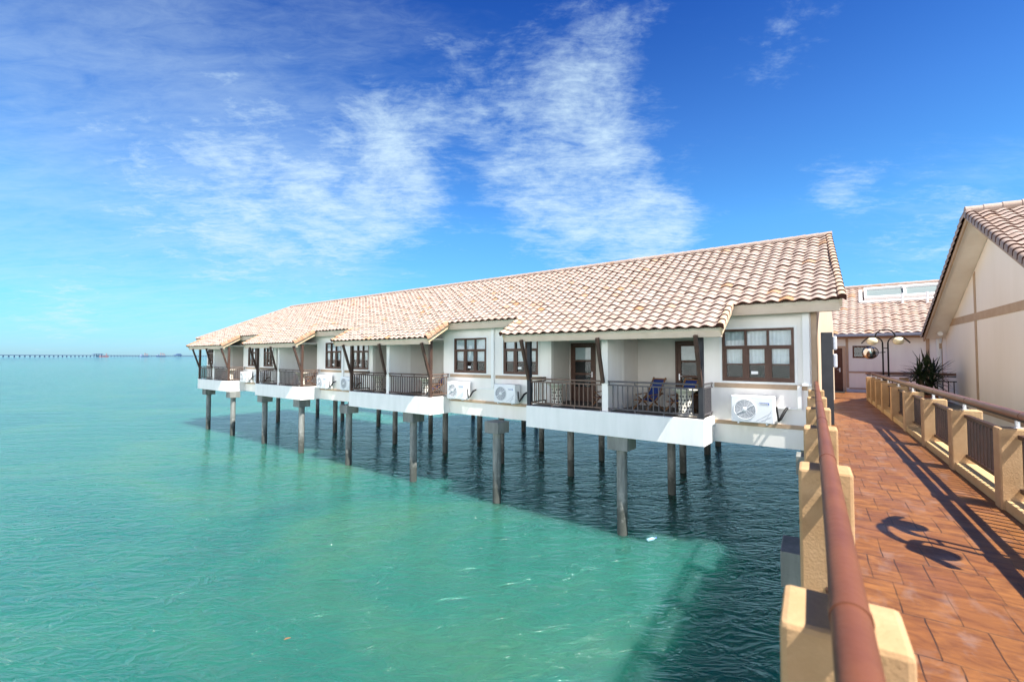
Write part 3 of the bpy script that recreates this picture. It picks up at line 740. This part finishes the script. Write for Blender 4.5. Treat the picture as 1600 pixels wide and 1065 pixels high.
# black square post with two light grey boxes
dp = empty('signal_post', Wp(13.95, -.31), A_ANG, label='black square post with two pale grey lamp boxes at the chalet corner', cat='post')
MB().box(-.12, .12, -.12, .12, 0, 2.30).build('post', 'charcoal', dp, .012)
for z0 in (1.86, 1.42): MB().box(-.10, .10, -.21, -.122, z0, z0+.34).build('lamp_box', 'light_grey', dp, .03, seg=3)

# ------------------------------------------------------------------ twin lamps
def make_lamp():
    r = empty('twin_lamp', (0, 0, 0))
    H = 2.5
    def ribbon(pts, wd, t):
        m = MB(); V = [Vector(p) for p in pts]; vs = []
        for i, p in enumerate(V):
            d = (V[min(i+1, len(V)-1)]-V[max(i-1, 0)]).normalized(); nn = Vector((-d.z, 0, d.x))
            vs += [p+nn*t+Vector((0, -wd, 0)), p+nn*t+Vector((0, wd, 0)), p-nn*t+Vector((0, wd, 0)), p-nn*t+Vector((0, -wd, 0))]
        k = len(V); m.add(vs, [(4*i+j, 4*i+(j+1) % 4, 4*i+4+(j+1) % 4, 4*i+4+j) for i in range(k-1) for j in range(4)] + [(3, 2, 1, 0), (4*k-4, 4*k-3, 4*k-2, 4*k-1)])
        return m
    for s in (-1, 1):
        MB().cyl((s*.085, 0, 0), (s*.085, 0, H-.10), .030, None, 12).build('pole', 'black_metal', r)
        pts = [(s*.085, 0, H-.14)]
        for k in range(0, 9):
            t = R(90)*k/8; pts.append((s*(.085+.26*(1-math.cos(t))), 0, H-.12+.26*math.sin(t)))
        pts += [(s*.45, 0, H+.15), (s*.56, 0, H+.12), (s*.66, 0, H+.03), (s*.78, 0, H-.11)]
        ribbon(pts, .045, .023).build('arm', 'black_metal', r)
        MB().lathe([(.02, .16), (.10, .15), (.165, .10), (.19, .02), (.175, -.06), (.125, -.115), (.06, -.145), (.01, -.15)], (s*.42, 0, H-.03), 24).build('globe', 'globe', r)
        MB().lathe([(.10, .145), (.06, .17), (.03, .19), (.03, .21)], (s*.42, 0, H-.06), 20).build('globe_cap', 'black_metal', r)
    ribbon([(.32*math.cos(R(180)*k/16), 0, H+.15+.30*math.sin(R(180)*k/16)) for k in range(17)], .045, .023).build('arch', 'black_metal', r)
    MB().box(-.085, .085, -.012, .012, H-.33, H-.30).build('tie_bar', 'black_metal', r)
    MB().box(-.16, .16, -.09, .09, 0, .03).build('base_plate', 'black_metal', r)
    return r
FLP = Vector((14.23, 17.35, DZ))
l0 = make_lamp(); l0.location = Wp(5.33, -2.06, .0); l0.scale = (.84, .84, .84); l0.rotation_euler = (0, 0, A_ANG + R(8)); tag(l0, 'black twin-globe lamp just outside the right edge, casting its shadow on the paving', 'lamp', 'twin globe lamps')
l1 = copy_tree(l0); l1.scale = (.92, .92, .92); l1.location = FLP - nB*-.12; l1.rotation_euler = (0, 0, ROT_B); tag(l1, 'black twin-globe lamp with an arched top in front of the far house', 'lamp')
mr = empty('convex_mirror', Vector((14.05, 17.85, DZ+1.84)), 0., label='round convex traffic mirror hanging below the left globe of the lamp', cat='mirror')
ax = Vector((-.45, -.80, -.32)).normalized()
MB().lathe([(.25, -.03), (.25, .0), (.23, .03), (.17, .07), (.09, .095), (.005, .10)], (0, 0, 0), 32, 0, ax).build('mirror_face', 'mirror', mr)
MB().lathe([(.26, -.05), (.265, -.01), (.252, .006), (.245, .0)], (0, 0, 0), 32, 0, ax).build('rim', 'black_metal', mr)
MB().tube([(.02, .04, -.0), (.18, -.1, .0), (.30, -.36, .02)], .015, 8).build('bracket', 'black_metal', mr)

# ------------------------------------------------------------------ far house
F0 = Vector((16.0, 22.0, DZ))
fh = empty('far_house', F0, ROT_B, label='cream house with brown door and skylight roof at the end of the walkway', cat='house')
mb = MB(); wall_mesh(mb, -9, 9, -.3, 2.95, [(-1.06, -.37, 1.62, 2.20), (.03, 1.0, 0, 2.1)], -.16, 0); mb.box(-9, -8.84, -8, -.16, -.3, 2.95); mb.box(8.84, 9, -8, -.16, -.3, 2.95); mb.box(-9, 9, -8.16, -8, -.3, 2.95)
mb.build('wall', 'far_wall', fh)
MB().box(-8.98, 8.98, -8.1, -.01, -.62, -.301).build('floor_slab', 'underside', fh)
mb = MB()
mb.box(-9, 9, .001, .03, 2.54, 2.72); 
for a, b in ((-.21, -.11), (-3.1, -2.98), (-6.0, -5.88), (2.2, 2.32)): mb.box(a, b, .002, .028, .20, 2.539)
for a, b in ((-2.979, -.211), (-5.879, -3.101), (-8.9, -6.001)): mb.box(a, b, .001, .026, .91, .99); mb.box(a, b, .001, .026, .14, .21)
mb.build('timber_trim', 'tan_trim', fh, .004)
MB().box(-9, -.12, .001, .05, -.3, .139).build('plinth', 'light_grey', fh)
MB().box(-.10, .029, .001, .04, 0, 2.2).box(1.001, 1.13, .001, .04, 0, 2.2).box(.03, 1.0, .001, .04, 2.101, 2.2).build('door_frame', 'door_frame', fh, .005)
d = MB().box(.032, .998, -.08, -.02, 0, 2.098)
for z0, z1 in ((.15, .95), (1.08, 1.95)): d.box(.16, .46, -.02, -.008, z0, z1).box(.56, .86, -.02, -.008, z0, z1)
dd = d.build('door', 'door_brown', fh, .006)
MB().box(.12, .17, -.02, -.01, .95, 1.15).cyl((.145, -.02, 1.06), (.145, .04, 1.06), .012).cyl((.145, .03, 1.06), (.26, .03, 1.06), .012).build('handle', 'steel', dd)
MB().box(-.05, 1.05, .01, .9, .004, .02).build('doormat', 'interior', fh)
f = MB().box(-1.06, -1.0, -.08, .02, 1.62, 2.2).box(-.43, -.37, -.08, .02, 1.62, 2.2).box(-1.0, -.43, -.08, .02, 1.62, 1.69).box(-1.0, -.43, -.08, .02, 2.13, 2.2).build('window', 'door_brown', fh, .005)
MB().box(-1.0, -.43, -.06, -.055, 1.69, 2.13).build('glass', 'window_glass', f)
MB().box(-1.2, -.2, -.9, -.86, 1.4, 2.4).build('room_backdrop', 'interior', f)  # dark sheet in place of an unlit room
FS, FE = .57, (.5, 2.74)
mb = MB(); tile_sheet(mb, -9.3, .62, 0, 21, .262, FE, FS, 7); o = mb.build('roof_tiles', ['roof_tile', 'tile_lip_red'], fh)
zr = FE[1]+FS*4.68
bm = bmesh.new(); bm.from_mesh(o.data); bmesh.ops.bisect_plane(bm, geom=bm.verts[:]+bm.edges[:]+bm.faces[:], plane_co=(0, -4.2, 0), plane_no=(0, -1, 0), clear_outer=True); bm.to_mesh(o.data); bm.free()
MB().poly([(-9.3, .47, 2.63), (.62, .47, 2.63), (.62, -4.2, 2.63+FS*4.67), (-9.3, -4.2, 2.63+FS*4.67)], (0, 0, .07)).poly([(-9.3, -8.8, 2.63), (.62, -8.8, 2.63), (.62, -4.2, 2.63+FS*4.67), (-9.3, -4.2, 2.63+FS*4.67)], (0, 0, .07)).build('roof_deck', 'soffit', fh)
mb = MB(); ridge_caps(mb, (-9.3, -4.2, zr+.08), (.62, -4.2, zr+.08)); mb.build('ridge_tiles', ['roof_tile'], fh)
MB().box(-9.3, .66, .50, .62, 2.62, 2.75).build('gutter', 'gutter', fh, .02, seg=3)
# roof over the left part (behind the chalet gable)
def on_far(s, nn, off=0.): return Vector((s, nn, FE[1]+FS*(FE[0]-nn))) + NRM*off
sk = MB()
def skbar(s0, n0, s1, n1, wd=.10, lo=.06, hi=.24, m=0):
    p, q = on_far(s0, n0, (lo+hi)/2), on_far(s1, n1, (lo+hi)/2); sk.bar(p, q, wd, hi-lo, NRM, m)
N0, N1 = -2.70, -3.72
for (s0, n0, s1, n1) in ((-.95, N0, -6.4, N0), (-.95, N1, -6.4, N1), (-.92, N0+.05, -.92, N1-.05), (-2.5, N0, -2.5, N1), (-4.3, N0, -4.3, N1), (-6.4, N0+.05, -6.4, N1-.05)): skbar(s0, n0, s1, n1)
for (s0, n0, s1, n1) in ((-.70, N0+.26, -6.5, N0+.26), (-.72, N0+.26, -.72, N1)): skbar(s0, n0, s1, n1, .14, .05, .13)
for s in (-2.35, -3.25, -4.6): sk.cyl(on_far(s, N0+.55, .0), on_far(s, N0+.55, .0)+Vector((0, 0, .55)), .05, None, 10)
so_ = sk.build('skylight', 'skylight_white', fh)
MB().poly([on_far(-.97, N0, .10), on_far(-6.4, N0, .10), on_far(-6.4, N1, .10), on_far(-.97, N1, .10)], NRM*.02).build('glass', 'skylight_glass', so_)
# cross walk in front of the far house
cw = MB().box(-5.5, 9, 0.05, 4.2, -.30, -.006).build('path', 'stamped_paving', None, 0, F0, ROT_B); tag(cw, kind='structure')
gp = MB().box(-4.6, -2.2, 4.203, 6.2, -.32, -.012).build('pavement', 'concrete', None, 0, F0, ROT_B); tag(gp, kind='structure')
# cross railing
cr = empty('cross_railing', Vector((13.65, 17.8, DZ)), ROT_B, label='brown-topped railing across the end of the walkway, behind the spiky plant', cat='railing')
MB().cyl((-.12, 0, 1.05), (-2.66, 0, 1.05), .05, None, 16).build('handrail', 'rail_right', cr)
MB().box(-.15, -2.66, -.025, .025, .95, .985).build('rail_plate', 'black_metal', cr)
px_ = [-1.25]
for a in px_: MB().box(a-.13, a+.13, -.18, .18, -.05, .90).build('post', 'stucco', cr, .018)
ed = [-.45] + px_ + [-2.8]
for a, b in zip(ed, ed[1:]):
    x0, x1 = b+.13, a-(.13 if a < -.5 else 0)
    p = MB().box(x0, x1, -.025, .025, .14, .19).box(x0, x1, -.025, .025, .78, .82); nb = round((x1-x0)/.14)
    for i in range(nb): t = x0+(x1-x0)*(i+.5)/nb; p.box(t-.013, t+.013, -.013, .013, .19, .78)
    p.build('baluster_panel', 'black_metal', cr)

# ------------------------------------------------------------------ gabled house on the right
GB = -4.30
gh = empty('gabled_house', Wp(0, 0), A_ANG, label='cream gabled house with tan timber bands rising beyond the right railing', cat='house')
GA0, GA1, GAP = 11.34, 23.74, 17.54
GS = .50; GZR = 5.68
gz = lambda a: GZR - GS*abs(a-GAP)
MB().poly([(GA0, GB, -.4), (GA1, GB, -.4), (GA1, GB, gz(GA1)-.12), (GAP, GB, GZR-.12), (GA0, GB, gz(GA0)-.12)], (0, -10, 0)).build('wall', 'gable_wall', gh)
t = MB().box(GA0, GA1+.02, GB, GB+.022, 2.82, 3.06)
ta = 19.87
for a in (ta, 2*GAP-ta): t.poly([(a-.09, GB, -.2), (a+.09, GB, -.2), (a+.09, GB, 2.819), (a-.09, GB, 2.819)], (0, .02, 0)); t.poly([(a-.09, GB, 3.061), (a+.09, GB, 3.061), (a+.09, GB, gz(a+.09)-.2), (a-.09, GB, gz(a-.09)-.2)], (0, .02, 0))
t.box(GA0, ta-.091, GB, GB+.021, -.02, .16)
t.build('timber_trim', 'tan_trim', gh, .004)
GO = .58  # verge overhang towards the walkway
sl_ = MB()
for sgn in (1, -1):
    e = GAP + sgn*6.38
    sl_.poly([(e, GB+GO, gz(e)-.10), (GAP, GB+GO, GZR-.10), (GAP, GB-10, GZR-.10), (e, GB-10, gz(e)-.10)], (0, 0, .08))
sl_.build('roof_deck', 'soffit_cream', gh)
bb = MB()
for sgn in (1, -1):
    e = GAP + sgn*6.40
    bb.poly([(e, GB+GO, gz(e)-.19), (GAP, GB+GO, GZR-.19), (GAP, GB+GO, GZR-.02), (e, GB+GO, gz(e)-.02)], (0, .045, 0))
bb.build('bargeboard', 'tan_trim', gh)
# tiles: own frame object, courses run up each slope (x = across the ridge direction)
for sgn in (1, -1):
    mb = MB(); tile_sheet(mb, .06, 10.0, 0, 27, .285, (6.40, 0), GS, 7); verge(mb, .0, -1, 0, 6.40/math.cos(math.atan(GS)), .285, (6.40, 0), GS, .10)
    zoff = gz(GAP+6.40)
    mb.v = [(GAP + sgn*y, GB+GO+.02-x, zoff+z) for x, y, z in mb.v]
    o = mb.build('roof_tiles', ['roof_tile', 'tile_lip', 'roof_tile'], gh)
    bm = bmesh.new(); bm.from_mesh(o.data); bmesh.ops.bisect_plane(bm, geom=bm.verts[:]+bm.edges[:]+bm.faces[:], plane_co=(GAP, 0, 0), plane_no=(-sgn, 0, 0), clear_outer=True); bm.to_mesh(o.data); bm.free()
mb = MB(); ridge_caps(mb, (GAP, GB+GO+.06, GZR+.08), (GAP, GB-10, GZR+.08), .36, .12); mb.build('ridge_tiles', ['roof_tile'], gh)
MB().tube([(23.4, -4.08, 2.56), (23.94, -4.10, 2.54), (24.05, -4.14, 2.44), (24.05, -4.15, 2.3), (24.05, -4.15, -.2)], .085, 12).build('downpipe', 'pvc', gh)
MB().box(23.83, 23.93, -4.2, -4.13, 2.0, 2.2).tube([(23.88, -4.2, 2.2), (23.83, -4.26, 2.78)], .014, 6).tube([(23.88, -4.2, 2.0), (23.88, -4.2, 0)], .014, 6).build('junction_box', 'tan_trim', gh)
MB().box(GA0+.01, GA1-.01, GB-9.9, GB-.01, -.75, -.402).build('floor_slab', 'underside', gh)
for a in (12.5, 17.5, 22.5): MB().cyl((a, GB-.6, -.4), (a, GB-.6, -DZ-1), .17, None, 14).build('pile', 'pile_concrete', gh)

# ------------------------------------------------------------------ spiky plant
ppos = Vector((14.62, 16.05, DZ))
yp = empty('yucca_plant', ppos, 0., label='dark spiky yucca in front of the cross railing, beside the white downpipe', cat='plant')
MB().lathe([(.20, 0), (.27, .32), (.29, .36), (.25, .36), (.24, .30), (.01, .30)], (0, 0, 0), 20).build('pot', 'terracotta_pot', yp)
heads = [(-.05, 0, 1.22), (.26, .05, 1.1), (-.32, -.04, 1.02), (.08, -.1, .78), (-.12, .12, .62)]
tm = MB()
for x, y, z in heads: tm.tube([(x*.15, y*.15, .25), (x*.5, y*.5, z*.6), (x, y, z)], [.06, .05, .04], 8)
tm.build('trunk', 'trunk', yp)
lv = MB(); rr = random.Random(3)
for hx, hy, hz in heads:
    for k in range(48):
        az = rr.uniform(0, 2*math.pi); el = R(rr.uniform(-35, 88)); Ln = rr.uniform(.46, .84)*(1.05 if el > .5 else .95)
        d = Vector((math.cos(az)*math.cos(el), math.sin(az)*math.cos(el), math.sin(el)))
        sd = d.cross(Vector((0, 0, 1))).normalized() if abs(d.z) < .98 else Vector((1, 0, 0))
        up = sd.cross(d); p0 = Vector((hx, hy, hz)); droop = rr.uniform(.0, .16)
        vs = []
        for u, wd in ((0, .018), (.3, .030), (.7, .022), (1., .001)):
            c = p0 + d*Ln*u - Vector((0, 0, 1))*droop*u*u
            vs += [c - sd*wd, c + up*wd*.35, c + sd*wd]
        fs = []
        for i in range(3): fs += [(3*i, 3*i+1, 3*i+4, 3*i+3), (3*i+1, 3*i+2, 3*i+5, 3*i+4)]
        lv.add(vs, fs, 0, True)
lv.build('leaves', 'leaf', yp)

# ------------------------------------------------------------------ far jetty and ships
def far(px, D, z=0.): return Vector(((px-800)/711.*D, D, z))
J0, J1 = far(-260, 2150), far(330, 5600)
jd = (J1-J0); jl = jd.length; jd.normalize(); jn = Vector((-jd.y, jd.x, 0))
jt = empty('jetty', (0, 0, 0), 0., label='long thin industrial jetty on the horizon, left of the chalet', cat='jetty')
m = MB(); m.bar(J0 + Vector((0, 0, 13)), J1 + Vector((0, 0, 13)), 9, 5); m.build('deck', 'far_steel', jt)
for k in range(90):
    p = J0 + jd*jl*(k+.5)/90*1.0
    MB().bar(p+Vector((0, 0, -2)), p+Vector((0, 0, 11.2)), 5, 5, (0, 1, 0)).build('pier', 'far_steel', jt)
def ship(px, D, Ln, col, lab, masts):
    e = empty('cargo_ship', far(px, D), math.atan2(jd.y, jd.x), label=lab, cat='ship', group='ships and platforms on the horizon')
    h = Ln/2
    MB().poly([(-h, -8, 0), (h*.9, -8, 0), (h, 0, 0), (h*.9, 8, 0), (-h, 8, 0)], (0, 0, 9)).build('hull', col, e)
    MB().box(-h*.85, -h*.5, -6, 6, 9, 20).box(-h*.8, -h*.55, -4, 4, 20, 26).build('superstructure', 'far_white', e)
    for x, z in masts: MB().bar((x*h, 0, 9), (x*h, 0, z), 3, 3, (0, 1, 0)).bar((x*h, 0, z), (x*h+h*.25, 0, z*.65), 2.5, 2.5).build('derrick', 'far_red', e)
ship(226, 4300, 120, 'far_steel', 'tiny dark ship with a red derrick moored at the horizon jetty, nearer the chalet', [(.1, 38), (.6, 30)])
ship(252, 4700, 150, 'far_steel', 'tiny dark ship with two derricks, closest to the chalet on the horizon', [(-.1, 42), (.35, 40), (.7, 30)])
ship(163, 3700, 90, 'far_red', 'tiny reddish ship by the middle platform of the horizon jetty', [(.5, 28)])
pf = empty('loading_platform', far(153, 3600), math.atan2(jd.y, jd.x), label='tiny flat-roofed loading platform in the middle of the horizon jetty', cat='platform')
MB().box(-45, 45, -10, 10, 22, 26).build('roof', 'far_steel', pf)
for x in (-36, -12, 12, 36): MB().box(x-2, x+2, -2, 2, -1, 22).build('leg', 'far_steel', pf)
p2 = empty('loading_platform', far(278, 5000), math.atan2(jd.y, jd.x), label='tiny blocky platform at the right end of the horizon jetty beside the chalet', cat='platform')
MB().box(-60, 60, -12, 12, 12, 24).box(-20, 50, -8, 8, 24, 34).build('house', 'far_steel', p2)
for x in (-50, -17, 17, 50): MB().box(x-3, x+3, -3, 3, -1, 12).build('leg', 'far_steel', p2)

# ------------------------------------------------------------------ floating bits
bt = empty('plastic_bottle', Vector((4.13, 13.72, .02)), R(20), label='small pale blue plastic bottle floating in the shade by the nearest stilt', cat='bottle')
MB().lathe([(.01, -.14), (.05, -.135), (.055, .06), (.03, .12), (.018, .13), (.018, .17)], (0, 0, 0), 14, 0, (1, 0, .1)).build('body', 'bottle_blue', bt)
MB().lathe([(.021, .165), (.021, .195), (.005, .197)], (0, 0, 0), 12, 0, (1, 0, .1)).build('cap', 'logo_blue', bt)
lf = MB().add([(-.06, 0, .0), (-.02, .02, .012), (.03, .02, .008), (.07, 0, .0), (.03, -.02, .009), (-.02, -.02, .013)], [(0, 1, 2, 3, 4, 5)]).build('floating_leaf', 'debris', None, 0, Vector((-4.34, 8.97, .012)), R(35))
lf.modifiers.new('thick', 'SOLIDIFY').thickness = .006
tag(lf, 'small brown leaf floating alone on the turquoise water', 'leaf')
